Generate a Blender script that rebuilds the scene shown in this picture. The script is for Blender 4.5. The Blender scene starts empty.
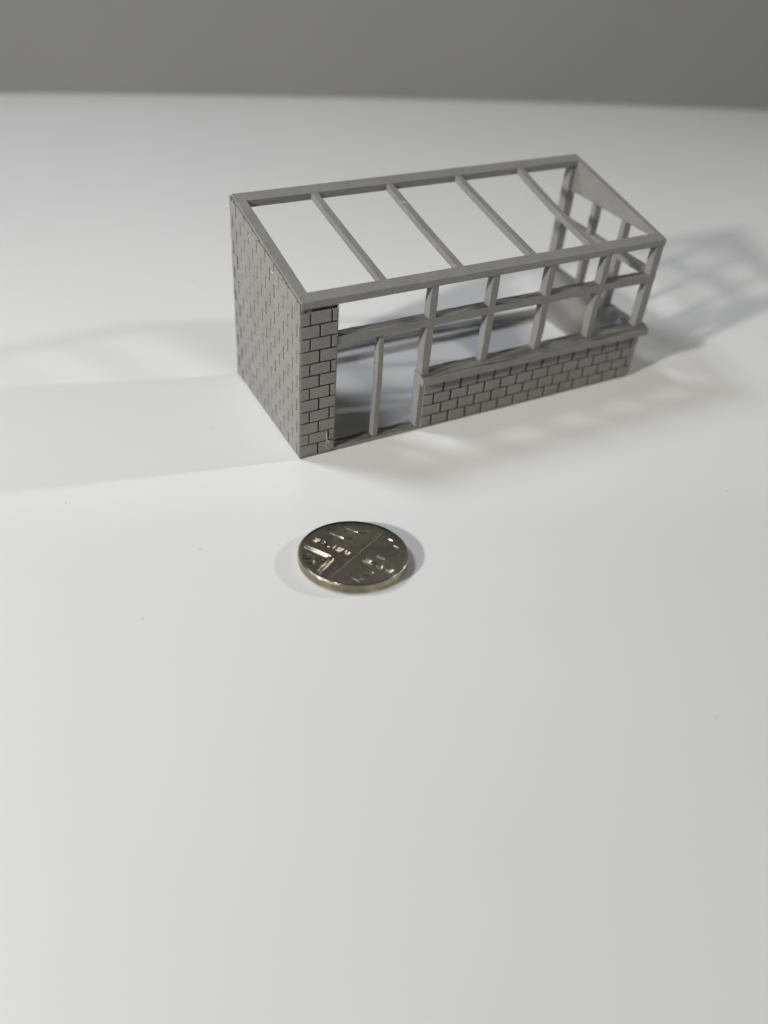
import bpy, bmesh, math, random
from mathutils import Vector, Matrix
random.seed(7)
scene = bpy.context.scene
# one unit here is 8 mm: the model is 80 mm long, the coin 18 mm across
# ------------------------------------------------------------------ camera
cam_data = bpy.data.cameras.new("camera")
cam = bpy.data.objects.new("camera", cam_data)
scene.collection.objects.link(cam)
scene.camera = cam
YAW, PITCH, ROLL, FPX = 0.546298, 0.707357, 0.090132, 847.232
CAM = Vector((-6.496, -14.671, 12.202))
fw = Vector((math.sin(YAW) * math.cos(PITCH), math.cos(YAW) * math.cos(PITCH), -math.sin(PITCH)))
rt0 = Vector((math.cos(YAW), -math.sin(YAW), 0)); up0 = rt0.cross(fw)
rt = rt0 * math.cos(ROLL) + up0 * math.sin(ROLL)
up = -rt0 * math.sin(ROLL) + up0 * math.cos(ROLL)
m = Matrix((rt, up, -fw)).transposed().to_4x4(); m.translation = CAM
cam.matrix_world = m
cam_data.sensor_fit = 'VERTICAL'; cam_data.sensor_height = 24
cam_data.lens = FPX / 1024 * 24
cam_data.clip_start = 0.1; cam_data.clip_end = 1000
cam_data.dof.use_dof = True
cam_data.dof.focus_distance = 18.9
cam_data.dof.aperture_fstop = 0.053
# ------------------------------------------------------------------ world, lamps, exposure
world = bpy.data.worlds.new("World"); scene.world = world; world.use_nodes = True
bg = world.node_tree.nodes['Background']
bg.inputs[0].default_value = (0.80, 0.86, 1.0, 1); bg.inputs[1].default_value = 0.02
def area(name, loc, target, size, energy, color, size_y=None):
    d = bpy.data.lights.new(name, 'AREA'); d.shape = 'DISK'; d.size = size; d.energy = energy; d.color = color
    if size_y: d.shape = 'RECTANGLE'; d.size_y = size_y
    o = bpy.data.objects.new(name, d); scene.collection.objects.link(o)
    o.location = loc
    o.rotation_euler = (Vector(target) - Vector(loc)).to_track_quat('-Z', 'Y').to_euler()
    return o
EA, EB, EC, EW = 12000, 2650, 3800, 0.003
bg.inputs[1].default_value = EW
KA, KB, KC = 1.15, 1.15, 1.3           # lamp distances
def lamp(name, aim, off, k, size, energy, color):
    return area(name, [a + o * k for a, o in zip(aim, off)], aim, size * k, energy * k * k, color)
LA = lamp("left_lamp", (7, 2, 0), (-55, -13.5, 27.5), KA, 4.0, EA, (1.0, 0.965, 0.88))
lamp("right_lamp", (3, 2, 0), (52, -13.3, 23.5), KB, 2.6, EB, (1.0, 0.985, 0.92)).data.spread = math.radians(85)
LC = lamp("rear_lamp", (4, 1, 0), (-30, 26, 50), KC, 16.0, EC, (0.88, 0.925, 1.0))
LA.data.spread = math.radians(115); LC.data.spread = math.radians(85)
scene.view_settings.view_transform = 'Standard'
scene.view_settings.look = 'None'
scene.view_settings.exposure = 0
scene.view_settings.gamma = 1

# ------------------------------------------------------------------ materials
def new_mat(name):
    mt = bpy.data.materials.new(name); mt.use_nodes = True
    nt = mt.node_tree; return mt, nt, nt.nodes, nt.links, nt.nodes['Principled BSDF']
def coords(n, l, scale=(1, 1, 1)):
    tc = n.new('ShaderNodeTexCoord'); mp = n.new('ShaderNodeMapping')
    mp.inputs['Scale'].default_value = scale
    l.new(tc.outputs['Object'], mp.inputs['Vector']); return mp.outputs['Vector']
def noise(n, l, vec, scale, detail=3, rough=0.5):
    t = n.new('ShaderNodeTexNoise'); t.inputs['Scale'].default_value = scale
    t.inputs['Detail'].default_value = detail; t.inputs['Roughness'].default_value = rough
    l.new(vec, t.inputs['Vector']); return t.outputs['Fac']
def ramp(n, l, fac, c0, c1, p0=0.3, p1=0.7):
    r = n.new('ShaderNodeValToRGB'); r.color_ramp.elements[0].position = p0; r.color_ramp.elements[1].position = p1
    r.color_ramp.elements[0].color = (*c0, 1); r.color_ramp.elements[1].color = (*c1, 1)
    l.new(fac, r.inputs['Fac']); return r.outputs['Color']
def bump(n, l, h, strength, dist, prev=None):
    b = n.new('ShaderNodeBump'); b.inputs['Strength'].default_value = strength; b.inputs['Distance'].default_value = dist
    l.new(h, b.inputs['Height'])
    if prev is not None: l.new(prev, b.inputs['Normal'])
    return b.outputs['Normal']
def resin(name, streak):
    mt, nt, n, l, p = new_mat(name)
    v = coords(n, l)
    big = noise(n, l, v, 1.4, 4, 0.6)
    col = ramp(n, l, big, (0.215, 0.212, 0.203), (0.252, 0.249, 0.240))
    mx = n.new('ShaderNodeMix'); mx.data_type = 'RGBA'; mx.blend_type = 'MULTIPLY'; mx.inputs['Factor'].default_value = 1.0
    l.new(col, mx.inputs['A']); l.new(ramp(n, l, noise(n, l, v, 22, 3, 0.7), (0.89, 0.885, 0.875), (1.07, 1.07, 1.07), 0.35, 0.65), mx.inputs['B'])
    col = mx.outputs['Result']; l.new(col, p.inputs['Base Color'])
    p.inputs['Roughness'].default_value = 0.58
    p.inputs['Specular IOR Level'].default_value = 0.35
    fine = noise(n, l, v, 26, 3, 0.6)
    nb = bump(n, l, fine, 0.5, 0.03)
    lay = noise(n, l, coords(n, l, (1.2, 1.2, 45)), 1.0, 2, 0.5)       # print layers
    nb = bump(n, l, lay, 0.35, 0.012, nb)
    if streak:                                                       # rough, stringy top skin
        st = noise(n, l, coords(n, l, (0.7, 30, 30)), 1.0, 4, 0.6)
        nb = bump(n, l, st, 0.9, 0.05, nb)
        c2 = ramp(n, l, st, (0.055, 0.052, 0.045), (0.23, 0.22, 0.20), 0.38, 0.60)
        l.new(c2, p.inputs['Base Color'])
    l.new(nb, p.inputs['Normal'])
    return mt
M_RESIN = resin("grey_printed_resin", False)
M_STREAK = resin("grey_stringy_resin", True)

mt, nt, n, l, p = new_mat("clear_filament")
p.inputs['Base Color'].default_value = (0.75, 0.75, 0.72, 1); p.inputs['Roughness'].default_value = 0.25
M_HAIR = mt
mt, nt, n, l, p = new_mat("dust_speck")
p.inputs['Base Color'].default_value = (0.4, 0.39, 0.37, 1); p.inputs['Roughness'].default_value = 0.9
M_DUST = mt

mt, nt, n, l, p = new_mat("white_satin_laminate")
v = coords(n, l)
l.new(ramp(n, l, noise(n, l, v, 0.12, 3), (0.745, 0.748, 0.748), (0.770, 0.772, 0.772)), p.inputs['Base Color'])
p.inputs['Specular IOR Level'].default_value = 0.5
rr = n.new('ShaderNodeMapRange'); rr.inputs['To Min'].default_value = 0.30; rr.inputs['To Max'].default_value = 0.36
l.new(noise(n, l, v, 0.5, 3), rr.inputs['Value']); l.new(rr.outputs['Result'], p.inputs['Roughness'])
nb = bump(n, l, noise(n, l, v, 14, 3, 0.6), 0.10, 0.01)
l.new(bump(n, l, noise(n, l, v, 0.35, 2, 0.5), 0.25, 0.02, nb), p.inputs['Normal'])
M_TABLE = mt

mt, nt, n, l, p = new_mat("matte_grey_paint")
v = coords(n, l)
l.new(ramp(n, l, noise(n, l, v, 0.05, 3), (0.268, 0.270, 0.266), (0.305, 0.307, 0.302)), p.inputs['Base Color'])
p.inputs['Roughness'].default_value = 0.9
M_WALL = mt

mt, nt, n, l, p = new_mat("nickel_plated_steel")
v = coords(n, l)
l.new(ramp(n, l, noise(n, l, v, 3, 4, 0.65), (0.44, 0.41, 0.345), (0.57, 0.54, 0.47)), p.inputs['Base Color'])
p.inputs['Metallic'].default_value = 1.0
rr = n.new('ShaderNodeMapRange'); rr.inputs['To Min'].default_value = 0.10; rr.inputs['To Max'].default_value = 0.22
l.new(noise(n, l, v, 6, 4, 0.7), rr.inputs['Value']); l.new(rr.outputs['Result'], p.inputs['Roughness'])
l.new(bump(n, l, noise(n, l, v, 9, 3, 0.6), 0.05, 0.01), p.inputs['Normal'])
M_COIN = mt
mt, nt, n, l, p = new_mat("tarnished_shaded_edge")
v = coords(n, l)
l.new(ramp(n, l, noise(n, l, v, 5, 4, 0.65), (0.25, 0.225, 0.165), (0.46, 0.42, 0.32)), p.inputs['Base Color'])  # tarnished tone, with the shade between the reeds put into the colour
p.inputs['Metallic'].default_value = 1.0; p.inputs['Roughness'].default_value = 0.24
M_EDGE = mt

# ------------------------------------------------------------------ helpers
def link_mesh(name, bm, mat, parent=None, smooth=False):
    me = bpy.data.meshes.new(name); bm.normal_update(); bm.to_mesh(me); bm.free()
    me.materials.append(mat)
    for f in me.polygons: f.use_smooth = smooth
    o = bpy.data.objects.new(name, me); scene.collection.objects.link(o)
    if parent: o.parent = parent
    return o
def hexa(bm, pts):
    """box from 8 points: bottom 4 counter-clockwise, then top 4"""
    vs = [bm.verts.new(q) for q in pts]
    for f in ((3, 2, 1, 0), (4, 5, 6, 7), (0, 1, 5, 4), (1, 2, 6, 5), (2, 3, 7, 6), (3, 0, 4, 7)):
        bm.faces.new([vs[i] for i in f])
def box(bm, x0, x1, y0, y1, z0, z1):
    hexa(bm, [(x0, y0, z0), (x1, y0, z0), (x1, y1, z0), (x0, y1, z0), (x0, y0, z1), (x1, y0, z1), (x1, y1, z1), (x0, y1, z1)])
def bevel(bm, w, seg=2):
    bmesh.ops.bevel(bm, geom=list(bm.edges), offset=w, segments=seg, profile=0.5, affect='EDGES', clamp_overlap=True)
def streak_top(o):
    o.data.materials.clear(); o.data.materials.append(M_RESIN); o.data.materials.append(M_STREAK)
    for f in o.data.polygons: f.material_index = 1 if f.normal.z > 0.45 else 0
    return o
def part(name, boxes, parent, mat=None, bev=0.012, wob=0.0):
    bm = bmesh.new()
    for b in boxes: box(bm, *b)
    if wob:
        for v_ in bm.verts: v_.co += Vector((random.uniform(-wob, wob), 0, 0))
    bevel(bm, bev)
    return link_mesh(name, bm, mat or M_RESIN, parent)

# ------------------------------------------------------------------ setting
CX, CY, CR, CT = -0.524, -3.82, 1.122, 0.212
TX, TY = -0.052, -0.126
def softplus(a, w):
    if a / w > 30: return a
    return w * math.log(1 + math.exp(a / w))
def table_z(x, y):                       # added rise towards the camera: fits the coin's tilt, dims the foreground
    pz = 0.277 + TX * (x - CX) + TY * (y - CY)
    return max(0.0, softplus(pz, 0.05) - softplus(pz - 2.2, 0.4) - 0.0006)
def edge_y(x): return 31.0 - 0.26 * x - 0.0018 * x * x
def seq(stops):
    out = []
    for a, b, s in stops:
        k = max(1, round((b - a) / s)); out += [a + (b - a) * i / k for i in range(k)]
    out.append(stops[-1][1]); return out
xs = seq([(-40, -10, 1.5), (-10, 14, 0.4), (14, 78, 2.0)])
ts = seq([(-34, -14, 1.0), (-14, 4, 0.3), (4, 22, 1.5)])
bm = bmesh.new(); rows = []
for y in ts: rows.append([bm.verts.new((x, y, table_z(x, y))) for x in xs])
for k in range(1, 6):
    rows.append([bm.verts.new((x, 22 + (edge_y(x) + 0.6 - 22) * k / 5, table_z(x, 22))) for x in xs] if True else None)
for a, b in zip(rows, rows[1:]):
    for i in range(len(xs) - 1): bm.faces.new((a[i], a[i + 1], b[i + 1], b[i]))
bmesh.ops.recalc_face_normals(bm, faces=list(bm.faces))
table = link_mesh("table_top", bm, M_TABLE, None, True)
table['kind'] = 'structure'
if table.data.polygons[0].normal.z < 0: table.data.flip_normals()

bm = bmesh.new(); rows = []
def wall_y(x): return edge_y(x)
for th in (0, 1.0):
    rows.append([[bm.verts.new((x, wall_y(x) + th, z)) for x in range(-50, 100, 3)] for z in (-2.3, 3, 8, 14, 22)])
for rr_ in rows:
    for a, b in zip(rr_, rr_[1:]):
        for i in range(len(a) - 1): bm.faces.new((a[i], a[i + 1], b[i + 1], b[i]))
f_, b_ = rows
for e in (0, -1):
    for i in range(len(f_[0]) - 1): bm.faces.new((f_[e][i], f_[e][i + 1], b_[e][i + 1], b_[e][i]))
    for k in range(len(f_) - 1): bm.faces.new((f_[k][e], f_[k + 1][e], b_[k + 1][e], b_[k][e]))
bmesh.ops.recalc_face_normals(bm, faces=list(bm.faces))
wall = link_mesh("backdrop_wall", bm, M_WALL); wall['kind'] = 'structure'

# ------------------------------------------------------------------ the model building
L, D, HF, HB = 10.0, 3.994, 4.025, 4.845
SL = (HB - HF) / D
W = 0.28                                   # wall thickness
WR = 0.17                                  # right end wall
def roof_z(y): return HF + SL * y
root = bpy.data.objects.new("model_building", None); scene.collection.objects.link(root)
root['label'] = "grey 3D-printed miniature lean-to shop frame with brick walls and open roof standing on white table"
root['category'] = "scale model"

RT = 0.17                                  # thickness of the roof frame
# left wall: solid trapezoid core with brick facing
def trapezoid(name, x0, x1, ztop_off, zb=0.0, bev=0.012, y0=0.0, y1=D, parent=root):
    bm = bmesh.new()
    z0, z1 = roof_z(y0) - ztop_off, roof_z(y1) - ztop_off
    hexa(bm, [(x0, y0, zb), (x1, y0, zb), (x1, y1, zb), (x0, y1, zb), (x0, y0, z0), (x1, y0, z0), (x1, y1, z1), (x0, y1, z1)])
    bevel(bm, bev)
    return link_mesh(name, bm, M_RESIN, parent)
left_wall = trapezoid("side_wall", 0.045, W - 0.03, RT + 0.002, 0.0, 0.008, 0.03, D)

PITCH_Z, Z0 = 0.31, 0.08
def brick(bm, lo, hi, jit, bev):
    b2 = bmesh.new(); box(b2, lo[0], hi[0], lo[1], hi[1], lo[2], hi[2])
    for v_ in b2.verts: v_.co += Vector([random.uniform(-jit, jit) for _ in range(3)])
    bevel(b2, bev, 2)
    me = bpy.data.meshes.new("t"); b2.to_mesh(me); b2.free(); bm.from_mesh(me); bpy.data.meshes.remove(me)
def brick_run(a0, a1, phase_even, phase_odd, rows_, joint, hjoint, make):
    for r in range(rows_):
        z0 = Z0 + r * PITCH_Z; z1 = z0 + PITCH_Z - hjoint
        ph = phase_even if r % 2 == 0 else phase_odd
        cuts = [a0 - joint / 2]; t = ph
        while t < a0 + 0.06: t += 0.5
        while t < a1 - 0.06: cuts.append(t); t += 0.5
        cuts.append(a1 + joint / 2)
        for c0, c1 in zip(cuts, cuts[1:]): make(c0 + joint / 2, c1 - joint / 2, z0, z1)
# left facing (lies in x = -0.035 .. 0)
bm = bmesh.new()
def mk(a, b, z0, z1):
    top = lambda y: roof_z(y) - 0.03
    if top(a) < z0 + 0.04: a = (z0 + 0.04 + 0.03 - HF) / SL
    if b - a < 0.05: return
    ta, tb = min(z1, top(a)), min(z1, top(b))
    o = random.uniform(-0.002, 0.002) - (random.uniform(0.004, 0.018) if b > D - 0.1 else 0); t = random.uniform(0.002, 0.008)
    xa, xb = -0.052 + o + t, -0.052 + o - t        # every brick face stands a little askew
    b2 = bmesh.new()
    hexa(b2, [(xa, a, z0), (0.05, a, z0), (0.05, b, z0), (xb, b, z0), (xa, a, ta), (0.05, a, ta), (0.05, b, tb), (xb, b, tb)])
    bevel(b2, 0.005, 2)
    me = bpy.data.meshes.new("t"); b2.to_mesh(me); b2.free(); bm.from_mesh(me); bpy.data.meshes.remove(me)
brick_run(0.0, D, 0.12, 0.37, 16, 0.055, 0.003, mk)
link_mesh("brick_facing", bm, M_RESIN, left_wall)
bm = bmesh.new(); box(bm, -0.02, 0.0, 0.0, D, 0.0, Z0 - 0.004); bevel(bm, 0.006)
link_mesh("plinth", bm, M_RESIN, left_wall)

# front pier
pier = part("brick_pier", [(0.0, 0.835, 0.075, W, 0.0, HF - RT - 0.012), (0.837, 0.858, -0.012, W - 0.003, 0.0, HF - RT - 0.014)], root, bev=0.008)
bm = bmesh.new()
brick_run(-0.035, 0.832, 0.43, 0.20, 12, 0.043, 0.040, lambda a, b, z0, z1: brick(bm, (a, -0.022 + random.uniform(-.005, .005), z0), (b, 0.08, z1), 0.002, 0.006))
link_mesh("brick_facing", bm, M_RESIN, pier)
bm = bmesh.new(); box(bm, -0.01, 0.86, 0.0, 0.034, 0.0, Z0 - 0.02); bevel(bm, 0.006); link_mesh("plinth", bm, M_RESIN, pier)

# threshold under the door and the base rail at the back
streak_top(part("threshold", [(0.862, 3.098, 0.0, W, 0.0, 0.115)], root))
bm = bmesh.new(); rings = []
for i in range(25):
    t = i / 24; x = W - 0.028 + (L - W - WR + 0.02) * t
    z = 0.22 * (1 - t) + 0.13 * t + 0.07 * math.sin(math.pi * min(1, t * 1.25))
    rings.append([bm.verts.new(q) for q in ((x, D - W, z), (x, D, z), (x, D, z + 0.11), (x, D - W, z + 0.11))])
for a, b in zip(rings, rings[1:]):
    for k in range(4): bm.faces.new((a[k], a[(k + 1) % 4], b[(k + 1) % 4], b[k]))
bm.faces.new(rings[0]); bm.faces.new(list(reversed(rings[-1])))
bmesh.ops.recalc_face_normals(bm, faces=list(bm.faces))
link_mesh("base_rail", bm, M_RESIN, root)

# low front wall with bricks
SILL0, SILL1 = 1.36, 1.60
low = part("low_wall", [(3.29, L, 0.07, W, 0.0, SILL0 - 0.003)], root, bev=0.008)
bm = bmesh.new()
def mkf(a, b, z0, z1):
    z1 = min(z1, SILL0 - 0.006)
    if z1 - z0 < 0.04: return
    brick(bm, (a, -0.026 + random.uniform(-.007, .007), z0), (b, 0.075, z1), 0.004, 0.008)
brick_run(3.24, L + 0.02, 0.04, 0.29, 5, 0.062, 0.042, mkf)
link_mesh("brick_facing", bm, M_RESIN, low)
bm = bmesh.new(); box(bm, 3.24, L + 0.01, 0.004, 0.034, 0.0, Z0 - 0.02); bevel(bm, 0.006); link_mesh("plinth", bm, M_RESIN, low)
# low right end wall with bricks on the outside
lowr = part("low_wall", [(L - WR, L - 0.002, W + 0.002, D, 0.0, SILL0 - 0.003)], root, bev=0.008)
bm = bmesh.new()
def mkr(a, b, z0, z1):
    z1 = min(z1, SILL0 - 0.006)
    if z1 - z0 < 0.04: return
    brick(bm, (L - 0.006, a, z0), (L + 0.03 + random.uniform(-.007, .007), b, z1), 0.005, 0.009)
brick_run(0.04, D, 0.12, 0.37, 5, 0.042, 0.034, mkr)
link_mesh("brick_facing", bm, M_RESIN, lowr)

# sills: rough top, protruding
def sill(name, x0, x1, y0, y1, ext):
    bm = bmesh.new()
    nseg = 40
    prev = None
    ring_list = []
    for i in range(nseg + 1):
        t = i / nseg
        j = lambda: random.uniform(-0.009, 0.009)
        if ext == 'x':
            x = x0 + (x1 - x0) * t
            ring = [(x, y0 + j(), SILL0), (x, y1, SILL0), (x, y1, SILL1 + j()), (x, y0 + 0.15 + j(), SILL1 + j()), (x, y0 + 0.09 + j(), SILL1 - 0.035 + j()), (x, y0 + j() * .6, SILL1 - 0.06 + j() * .6)]
        else:
            y = y0 + (y1 - y0) * t
            ring = [(x0, y, SILL0), (x1 + j(), y, SILL0), (x1 + j() * .6, y, SILL1 - 0.06), (x1 - 0.1 + j(), y, SILL1 - 0.035), (x1 - 0.16, y, SILL1 + j()), (x0, y, SILL1 + j())]
        ring_list.append([bm.verts.new(q) for q in ring])
    for a, b in zip(ring_list, ring_list[1:]):
        for k in range(6): bm.faces.new((a[k], a[(k + 1) % 6], b[(k + 1) % 6], b[k]))
    bm.faces.new(ring_list[0]); bm.faces.new(list(reversed(ring_list[-1])))
    bmesh.ops.recalc_face_normals(bm, faces=list(bm.faces))
    return streak_top(link_mesh(name, bm, M_STREAK, root)) if ext == "x" else link_mesh(name, bm, M_RESIN, root)
sill("window_sill", 3.10, L + 0.17, -0.15, W, 'x')
sill("window_sill", L - WR, L + 0.17, W + 0.002, D, 'y')

# posts of the front glazing
TR0, TR1 = 2.88, 3.07
HEAD = HF - RT - 0.012
def post(name, x0, x1, y0, y1, z0, z1, bow=0.0, ax='x'):
    bm = bmesh.new(); ns = 10 if bow else 2
    rings = []
    for i in range(ns + 1):
        t = i / ns; z = z0 + (z1 - z0) * t; s = bow * math.sin(math.pi * t)
        rings.append([bm.verts.new((x0 + s + random.uniform(-.004, .004), y0, z)), bm.verts.new((x1 + s + random.uniform(-.004, .004), y0, z)),
                      bm.verts.new((x1 + s, y1, z)), bm.verts.new((x0 + s, y1, z))])
    for a, b in zip(rings, rings[1:]):
        for k in range(4): bm.faces.new((a[k], a[(k + 1) % 4], b[(k + 1) % 4], b[k]))
    bm.faces.new(list(reversed(rings[0]))); bm.faces.new(rings[-1])
    es = [e for e in bm.edges if abs(e.verts[0].co.z - e.verts[1].co.z) > 0.05]
    bmesh.ops.bevel(bm, geom=es, offset=0.018, segments=2, profile=0.5, affect='EDGES')
    return link_mesh(name, bm, M_RESIN, root)
FX = [(3.14, 3.33), (4.79, 4.98), (6.41, 6.60), (8.12, 8.31), (9.76, 10.0)]
part("door_jamb", [(3.10, 3.285, 0.0, W, 0.0, SILL0 - 0.003)], root)
post("door_jamb", 3.12, 3.32, 0.004, W - 0.004, SILL1 - 0.012, TR0 + 0.004)
post("door_mullion", 1.915, 2.045, 0.03, W - 0.04, 0.11, TR0 + 0.004, 0.02)
for i, (a, b) in enumerate(FX):
    if i: post("window_post", a, b, 0.004, W - 0.05, SILL1 - 0.012, TR0 + 0.004, (0.0, 0.015, 0.02, -0.03, 0)[i])
    post("window_post", a + 0.01, b + 0.01 if b < 10 else b, 0.004, W - 0.05, TR1 - 0.004, HEAD + 0.004)
# front transom: stepped top
def transom(bx, parent=root):
    bm = bmesh.new(); box(bm, *bx)
    bmesh.ops.subdivide_edges(bm, edges=[e for e in bm.edges if abs(e.verts[0].co.x - e.verts[1].co.x) > 3 or abs(e.verts[0].co.y - e.verts[1].co.y) > 3], cuts=36)
    for v_ in bm.verts: v_.co += Vector((0, random.uniform(-.005, .005), random.uniform(-.008, .008)))
    return streak_top(link_mesh("transom", bm, M_STREAK, parent)) if bx[1] - bx[0] > 1 else link_mesh("transom", bm, M_RESIN, parent)
transom((0.852, L, 0.0, W, TR0, TR1))
transom((L - 0.20, L - 0.004, W + 0.002, D - W - 0.002, TR0 + 0.1, TR1 + 0.1))
# right end glazing
post("corner_post", L - W, L, D - W, D, SILL1 - 0.012, roof_z(D - W) - RT - 0.004)
for y0 in (2.50, 1.28):
    post("window_post", L - 0.235, L - 0.01, y0, y0 + 0.17, SILL1 - 0.012, TR0 + 0.104)
    post("window_post", L - 0.235, L - 0.01, y0, y0 + 0.17, TR1 + 0.096, 3.97)
# gable panel above the right end windows
bm = bmesh.new()
gy0, gy1, GZ, GX = W + 0.3, D - 0.002, 3.95, L - 0.15
zt = lambda y: roof_z(y) - RT + 0.01
hexa(bm, [(GX, gy0, GZ), (L, gy0, GZ), (L, gy1, GZ), (GX, gy1, GZ), (GX, gy0, zt(gy0)), (L, gy0, zt(gy0)), (L, gy1, zt(gy1)), (GX, gy1, zt(gy1))])
bevel(bm, 0.008); link_mesh("gable_panel", bm, M_RESIN, root)

# roof frame (one ring, lies in the slope)
bm = bmesh.new()
def slope_pt(x, y, k): return (x, y, roof_z(y) - k * RT)
ix0, ix1, iy0, iy1 = 0.25, L - 0.152, 0.29, D - 0.32
outer = [(-0.005, -0.015), (L + 0.01, -0.015), (L + 0.01, D + 0.01), (-0.005, D + 0.01)]
inner = [(ix0, iy0), (ix1, iy0), (ix1, iy1), (ix0, iy1)]
V = {}
for nm, lst in (('o', outer), ('i', inner)):
    for j, (x, y) in enumerate(lst):
        for k in (0, 1): V[nm, j, k] = bm.verts.new(slope_pt(x, y, k))
for j in range(4):
    j2 = (j + 1) % 4
    bm.faces.new((V['o', j, 0], V['o', j2, 0], V['i', j2, 0], V['i', j, 0]))
    bm.faces.new((V['o', j, 1], V['i', j, 1], V['i', j2, 1], V['o', j2, 1]))
    bm.faces.new((V['o', j, 1], V['o', j2, 1], V['o', j2, 0], V['o', j, 0]))
    bm.faces.new((V['i', j, 0], V['i', j2, 0], V['i', j2, 1], V['i', j, 1]))
bmesh.ops.recalc_face_normals(bm, faces=list(bm.faces))
bmesh.ops.bevel(bm, geom=list(bm.edges), offset=0.014, segments=2, profile=0.5, affect='EDGES')
frame = link_mesh("roof_frame", bm, M_RESIN, root)
# rafters, each a slightly bowed bar
for xf, xb, sag in ((2.06, 1.95, 0.01), (4.04, 3.97, 0.02), (6.08, 5.97, 0.02), (7.88, 7.92, 0.055)):
    bm = bmesh.new(); ns = 14; rings = []
    for i in range(ns + 1):
        t = i / ns; y = iy0 - 0.004 + (iy1 - iy0 + 0.008) * t; x = xf + (xb - xf) * t
        s = sag * math.sin(math.pi * t); z = roof_z(y) - 0.012 - s; w = 0.095
        rings.append([bm.verts.new(q) for q in ((x - w, y, z - 0.15), (x + w, y, z - 0.15), (x + w, y, z), (x - w, y, z))])
    for a, b in zip(rings, rings[1:]):
        for k in range(4): bm.faces.new((a[k], a[(k + 1) % 4], b[(k + 1) % 4], b[k]))
    bm.faces.new(list(reversed(rings[0]))); bm.faces.new(rings[-1])
    bmesh.ops.recalc_face_normals(bm, faces=list(bm.faces))
    es = [e for e in bm.edges if abs(e.verts[0].co.y - e.verts[1].co.y) > 0.05]
    bmesh.ops.bevel(bm, geom=es, offset=0.02, segments=2, profile=0.5, affect='EDGES')
    link_mesh("rafter", bm, M_RESIN, root)

# stray filament hairs left by the printer
def tube(bm, pts, r, sides=5):
    rings = []
    for i, q in enumerate(pts):
        q = Vector(q); a = Vector(pts[max(i - 1, 0)]); b = Vector(pts[min(i + 1, len(pts) - 1)])
        t = (b - a).normalized(); s = t.cross(Vector((0.3, 0.2, 1))).normalized(); u = s.cross(t)
        rad = r(i / (len(pts) - 1)) if callable(r) else r
        rings.append([bm.verts.new(q + (s * math.cos(2 * math.pi * k / sides) + u * math.sin(2 * math.pi * k / sides)) * rad) for k in range(sides)])
    for a, b in zip(rings, rings[1:]):
        for k in range(sides): bm.faces.new((a[k], a[(k + 1) % sides], b[(k + 1) % sides], b[k]))
    bm.faces.new(list(reversed(rings[0]))); bm.faces.new(rings[-1])
def hair(pts, r=0.009):
    r *= 0.55
    bm = bmesh.new(); tube(bm, pts, r); link_mesh("filament_hair", bm, M_HAIR, root, True)
hair([(0.63, -0.045, 0.62), (0.62, -0.06, 0.52), (0.645, -0.05, 0.44), (0.64, -0.055, 0.36)])
hair([(0.66, -0.05, 0.42), (0.70, -0.065, 0.36), (0.69, -0.05, 0.30)], 0.007)
hair([(0.60, -0.045, 0.30), (0.64, -0.06, 0.22), (0.65, -0.05, 0.12)], 0.007)
hair([(0.90, 0.10, 0.46), (0.93, 0.06, 0.36), (0.90, 0.03, 0.30)], 0.006)
hair([(2.28, 3.70, 4.60), (2.40, 3.69, 4.66), (2.52, 3.70, 4.70)], 0.007)
hair([(3.92, 2.95, 4.60), (3.97, 2.90, 4.60), (4.0, 2.80, 4.575)], 0.010)
hair([(-0.045, 2.86, 4.33), (-0.055, 2.82, 4.31), (-0.045, 2.78, 4.32)], 0.014)
hair([(-0.045, 1.52, 4.07), (-0.055, 1.47, 4.05), (-0.045, 1.42, 4.06)], 0.014)

# ------------------------------------------------------------------ the coin
nrm = Vector((-TX, -TY, 1)).normalized()
coin_root = bpy.data.objects.new("coin", None); scene.collection.objects.link(coin_root)
coin_root['label'] = "small silver coin with milled edge lying on the white table before the model"
coin_root['category'] = "coin"
rot = Vector((0, 0, 1)).rotation_difference(nrm).to_matrix().to_4x4()
coin_root.matrix_world = Matrix.Translation((CX, CY, 0.277 + 0.006)) @ rot
NS = 480
def reed(i): return -0.018 if (i % 4) in (0, 1) else 0.0
prof = [(CR - 0.035, 0.0, 0), (CR - 0.012, 0.012, 0), (CR, 0.034, 1), (CR, CT - 0.034, 1), (CR - 0.010, CT - 0.010, 0), (CR - 0.028, CT, 0), (CR - 0.050, CT - 0.001, 0),
        (CR - 0.062, CT - 0.009, 0), (CR - 0.08, CT - 0.012, 0), (0.75, CT - 0.012, 0), (0.4, CT - 0.012, 0), (0.1, CT - 0.012, 0)]
bm = bmesh.new(); rings = []
for r, z, rd in prof[3:]:
    rings.append([bm.verts.new(((r + rd * reed(i)) * math.cos(2 * math.pi * i / NS), (r + rd * reed(i)) * math.sin(2 * math.pi * i / NS), z)) for i in range(NS)])
for a, b in zip(rings, rings[1:]):
    for i in range(NS): bm.faces.new((a[i], a[(i + 1) % NS], b[(i + 1) % NS], b[i]))
bm.faces.new(list(reversed(rings[0]))); bm.faces.new(rings[-1])
body = link_mesh("body", bm, M_COIN, coin_root, True)
bm = bmesh.new(); rings = []
for r, z, rd in prof[:4]:
    rings.append([bm.verts.new(((r + rd * reed(i)) * math.cos(2 * math.pi * i / NS), (r + rd * reed(i)) * math.sin(2 * math.pi * i / NS), z)) for i in range(NS)])
for a, b in zip(rings, rings[1:]):
    for i in range(NS): bm.faces.new((a[i], a[(i + 1) % NS], b[(i + 1) % NS], b[i]))
bm.faces.new(list(reversed(rings[0])))
link_mesh("milled_edge", bm, M_EDGE, coin_root, False)
FZ = CT - 0.012
TH = math.radians(-60)
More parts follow.
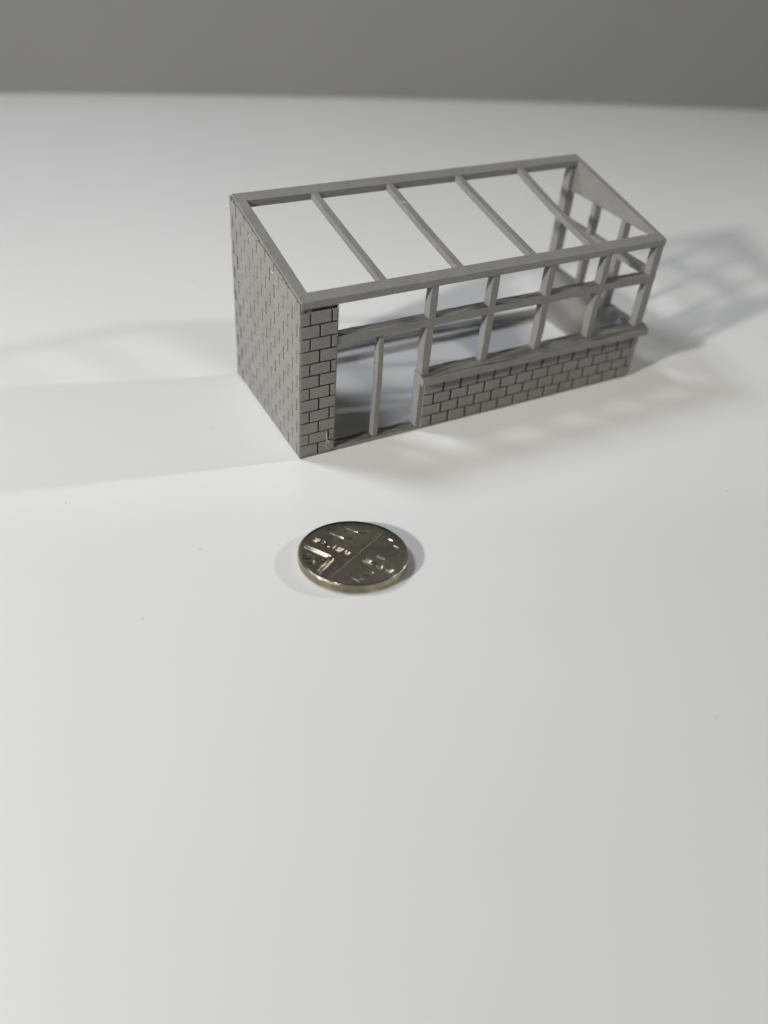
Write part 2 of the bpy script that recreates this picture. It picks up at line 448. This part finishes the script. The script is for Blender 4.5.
def uv(u, v_, z=0.0):                       # emblem axes: u along the lettering
    u *= CR; v_ *= CR
    return (u * math.cos(TH) - v_ * math.sin(TH), u * math.sin(TH) + v_ * math.cos(TH), FZ + z)
def ridge(bm, pts, w, h=0.016):
    """raised line with a rounded top, tapering at its ends"""
    P = [Vector(uv(*q)) for q in pts]; k = len(P); rings = []
    for i, q in enumerate(P):
        t = (P[min(i + 1, k - 1)] - P[max(i - 1, 0)]).normalized(); s = Vector((-t.y, t.x, 0))
        e = 0.55 if i in (0, k - 1) else 1.0
        ww = (w(i / (k - 1)) if callable(w) else w) * CR * 0.5 * e
        rings.append([bm.verts.new(q + s * a * ww + Vector((0, 0, z * h * e - (0.004 if z == 0 else 0)))) for a, z in ((-1, 0), (-0.32, 1), (0.32, 1), (1, 0))])
    for a, b in zip(rings, rings[1:]):
        for j in range(3): bm.faces.new((a[j], a[j + 1], b[j + 1], b[j]))
    bm.faces.new(rings[0]); bm.faces.new(list(reversed(rings[-1])))
def blob(bm, u, v_, ru, rv, h=0.02, ang=0.0):
    rings = []
    for s, z in ((1.0, -0.2), (0.85, 0.5), (0.5, 0.9), (0.15, 1.0)):
        ring = []
        for k in range(14):
            a = 2 * math.pi * k / 14; du, dv = ru * s * math.cos(a), rv * s * math.sin(a)
            ring.append(bm.verts.new(uv(u + du * math.cos(ang) - dv * math.sin(ang), v_ + du * math.sin(ang) + dv * math.cos(ang), z * h * 0.3)))
        rings.append(ring)
    for a, b in zip(rings, rings[1:]):
        for k in range(14): bm.faces.new((a[k], a[(k + 1) % 14], b[(k + 1) % 14], b[k]))
    bm.faces.new(rings[-1])
def finish(name, bm):
    bmesh.ops.recalc_face_normals(bm, faces=list(bm.faces)); return link_mesh(name, bm, M_COIN, coin_root, False)
# lettering FIVE PENCE from strokes, upside-down to the camera (tops towards it)
GL = {'F': [[(0, 0), (0, 1)], [(0, 1), (.6, 1)], [(0, .52), (.48, .52)], [(-.1, 0), (.22, 0)]], 'I': [[(.1, 0), (.1, 1)], [(-.06, 0), (.26, 0)], [(-.06, 1), (.26, 1)]],
      'V': [[(0, 1), (.35, 0)], [(.35, 0), (.7, 1)], [(-.1, 1), (.14, 1)], [(.56, 1), (.82, 1)]], 'E': [[(0, 0), (0, 1)], [(0, 1), (.6, 1)], [(0, .52), (.5, .52)], [(0, 0), (.6, 0)]],
      'P': [[(0, 0), (0, 1)], [(0, 1), (.4, .98), (.58, .76), (.4, .5), (0, .48)], [(-.1, 0), (.22, 0)]], 'N': [[(0, 0), (0, 1)], [(0, 1), (.62, 0)], [(.62, 0), (.62, 1)], [(-.08, 0), (.16, 0)], [(.48, 1), (.74, 1)], [(-.08, 1), (.06, 1)]],
      'C': [[(.66, .82), (.45, 1), (.18, .9), (0, .5), (.18, .1), (.45, 0), (.66, .18)]]}
AD = {'F': .95, 'I': .5, 'V': .98, 'E': .95, 'P': .92, 'N': 1.0, 'C': 1.0}
def word(txt, u_start, u_end, v0, h):
    tot = sum(AD[c_] for c_ in txt); sc = (u_end - u_start) / tot; pen = 0
    for c_ in txt:
        bm = bmesh.new()
        for st in GL[c_]:
            pts = [(u_start + (pen + px) * sc, v0 - py * h) for px, py in st]
            # mirrored twice (180 deg turn): u runs backwards, tops towards -v
            pts = [(u_start + u_end - a, b) for a, b in pts]
            ridge(bm, pts, 0.026, 0.032)
        pen += AD[c_]
        finish('letter', bm)
word("FIVE", 0.22, 0.86, -0.04, 0.09)
word("PENCE", -0.86, -0.04, -0.04, 0.085)
# shield quarters: dividing lines, tressure, beasts, harp
bm = bmesh.new()
ridge(bm, [(0.10, -0.90), (0.10, 0.90)], 0.022, 0.003)
ridge(bm, [(-0.88, 0.05), (0.88, 0.05)], 0.022, 0.003)
finish("shield_dividers", bm)
bm = bmesh.new()                              # double line along the near left quarter
ridge(bm, [(-0.84, -0.33), (-0.26, -0.33), (-0.16, -0.40), (-0.12, -0.86)], 0.022, 0.028)
ridge(bm, [(-0.82, -0.39), (-0.30, -0.39), (-0.22, -0.46), (-0.19, -0.84)], 0.020, 0.024)
for u in (-0.7, -0.55, -0.4, -0.25): blob(bm, u, -0.28, 0.022, 0.03, 0.02)
finish("tressure", bm)
def lion(cu, cv, s, flip=1):
    bm = bmesh.new(); T = lambda pts: [(cu + flip * a * s, cv + b * s) for a, b in pts]
    ridge(bm, T([(-.9, .05), (-.5, .16), (0, .1), (.45, .18), (.75, .3)]), lambda t: s * (.26 + .12 * math.sin(t * 9)), 0.012)
    ridge(bm, T([(-.9, .1), (-1.2, .3), (-1.0, .62), (-.6, .6), (-.5, .8)]), s * .09, 0.012)
    for a, b in ((-.8, -.2), (-.45, .25), (.25, -.15), (.55, .2)):
        ridge(bm, T([(a, .05), (a + b * .3, -.25), (a - b * .1, -.5), (a + .14, -.55)]), s * .11, 0.010)
    blob(bm, cu + flip * .88 * s, cv + .42 * s, .22 * s, .20 * s, 0.032)
    blob(bm, cu + flip * 1.08 * s, cv + .36 * s, .08 * s, .07 * s, 0.026)
    for k in range(5): blob(bm, cu + flip * (.62 + .07 * k) * s, cv + (.62 - .02 * k * k) * s, .05 * s, .07 * s, 0.026)
    finish("lion_relief", bm)
lion(-0.50, 0.22, 0.24); lion(-0.38, 0.53, 0.24)
lion(0.50, -0.40, 0.13, -1); lion(0.44, -0.68, 0.15, -1)
bm = bmesh.new()                              # rampant beast: upright body, limbs raised
ridge(bm, [(-0.52, -0.52), (-0.46, -0.60), (-0.40, -0.68), (-0.34, -0.74)], lambda t: .07 + .03 * math.sin(t * 6), 0.018)
for a in ([(-.5, -.54), (-.62, -.56), (-.66, -.62)], [(-.45, -.6), (-.56, -.66), (-.62, -.70)], [(-.38, -.7), (-.48, -.76)], [(-.5, -.5), (-.40, -.47), (-.30, -.52), (-.24, -.46)]):
    ridge(bm, a, 0.034, 0.022)
blob(bm, -0.55, -0.49, 0.05, 0.045, 0.030); finish("rampant_relief", bm)
bm = bmesh.new()                              # harp in the far right quarter
ridge(bm, [(0.30, 0.72), (0.34, 0.50), (0.42, 0.30), (0.55, 0.20)], 0.05, 0.006)
ridge(bm, [(0.30, 0.72), (0.42, 0.70), (0.50, 0.60), (0.60, 0.58), (0.66, 0.50)], 0.05, 0.006)
ridge(bm, [(0.40, 0.13), (0.58, 0.13)], 0.03, 0.034)
ridge(bm, [(0.66, 0.50), (0.62, 0.34), (0.55, 0.20)], 0.04, 0.006)
for k in range(6):
    t = (k + 1) / 7; ridge(bm, [(0.33 + .26 * t, 0.69 - .14 * t), (0.33 + .2 * t, 0.52 - .28 * t)], 0.010, 0.006)
finish("harp_relief", bm)

# ------------------------------------------------------------------ dust specks on the table
specks = [(-1.45, 2.02, 0.03), (-4.79, -3.85, 0.035), (-3.2, -2.23, 0.03), (0.6, 9.75, 0.05), (3.02, -10.17, 0.03), (8.81, -5.09, 0.03), (-5.28, 0.49, 0.03), (-3.21, 1.99, 0.02)]
bm = bmesh.new()
for x, y, r in specks:
    z = table_z(x, y)
    bmesh.ops.create_icosphere(bm, subdivisions=1, radius=r * 0.6, matrix=Matrix.Translation((x, y, z + 0.004)) @ Matrix.Diagonal((1.3, 0.8, 0.2, 1)))
dust = link_mesh("dust", bm, M_DUST); dust['kind'] = 'stuff'; dust['label'] = "fine dark dust specks scattered on the white table"; dust['category'] = "dust"

scene.render.resolution_x = 768; scene.render.resolution_y = 1024
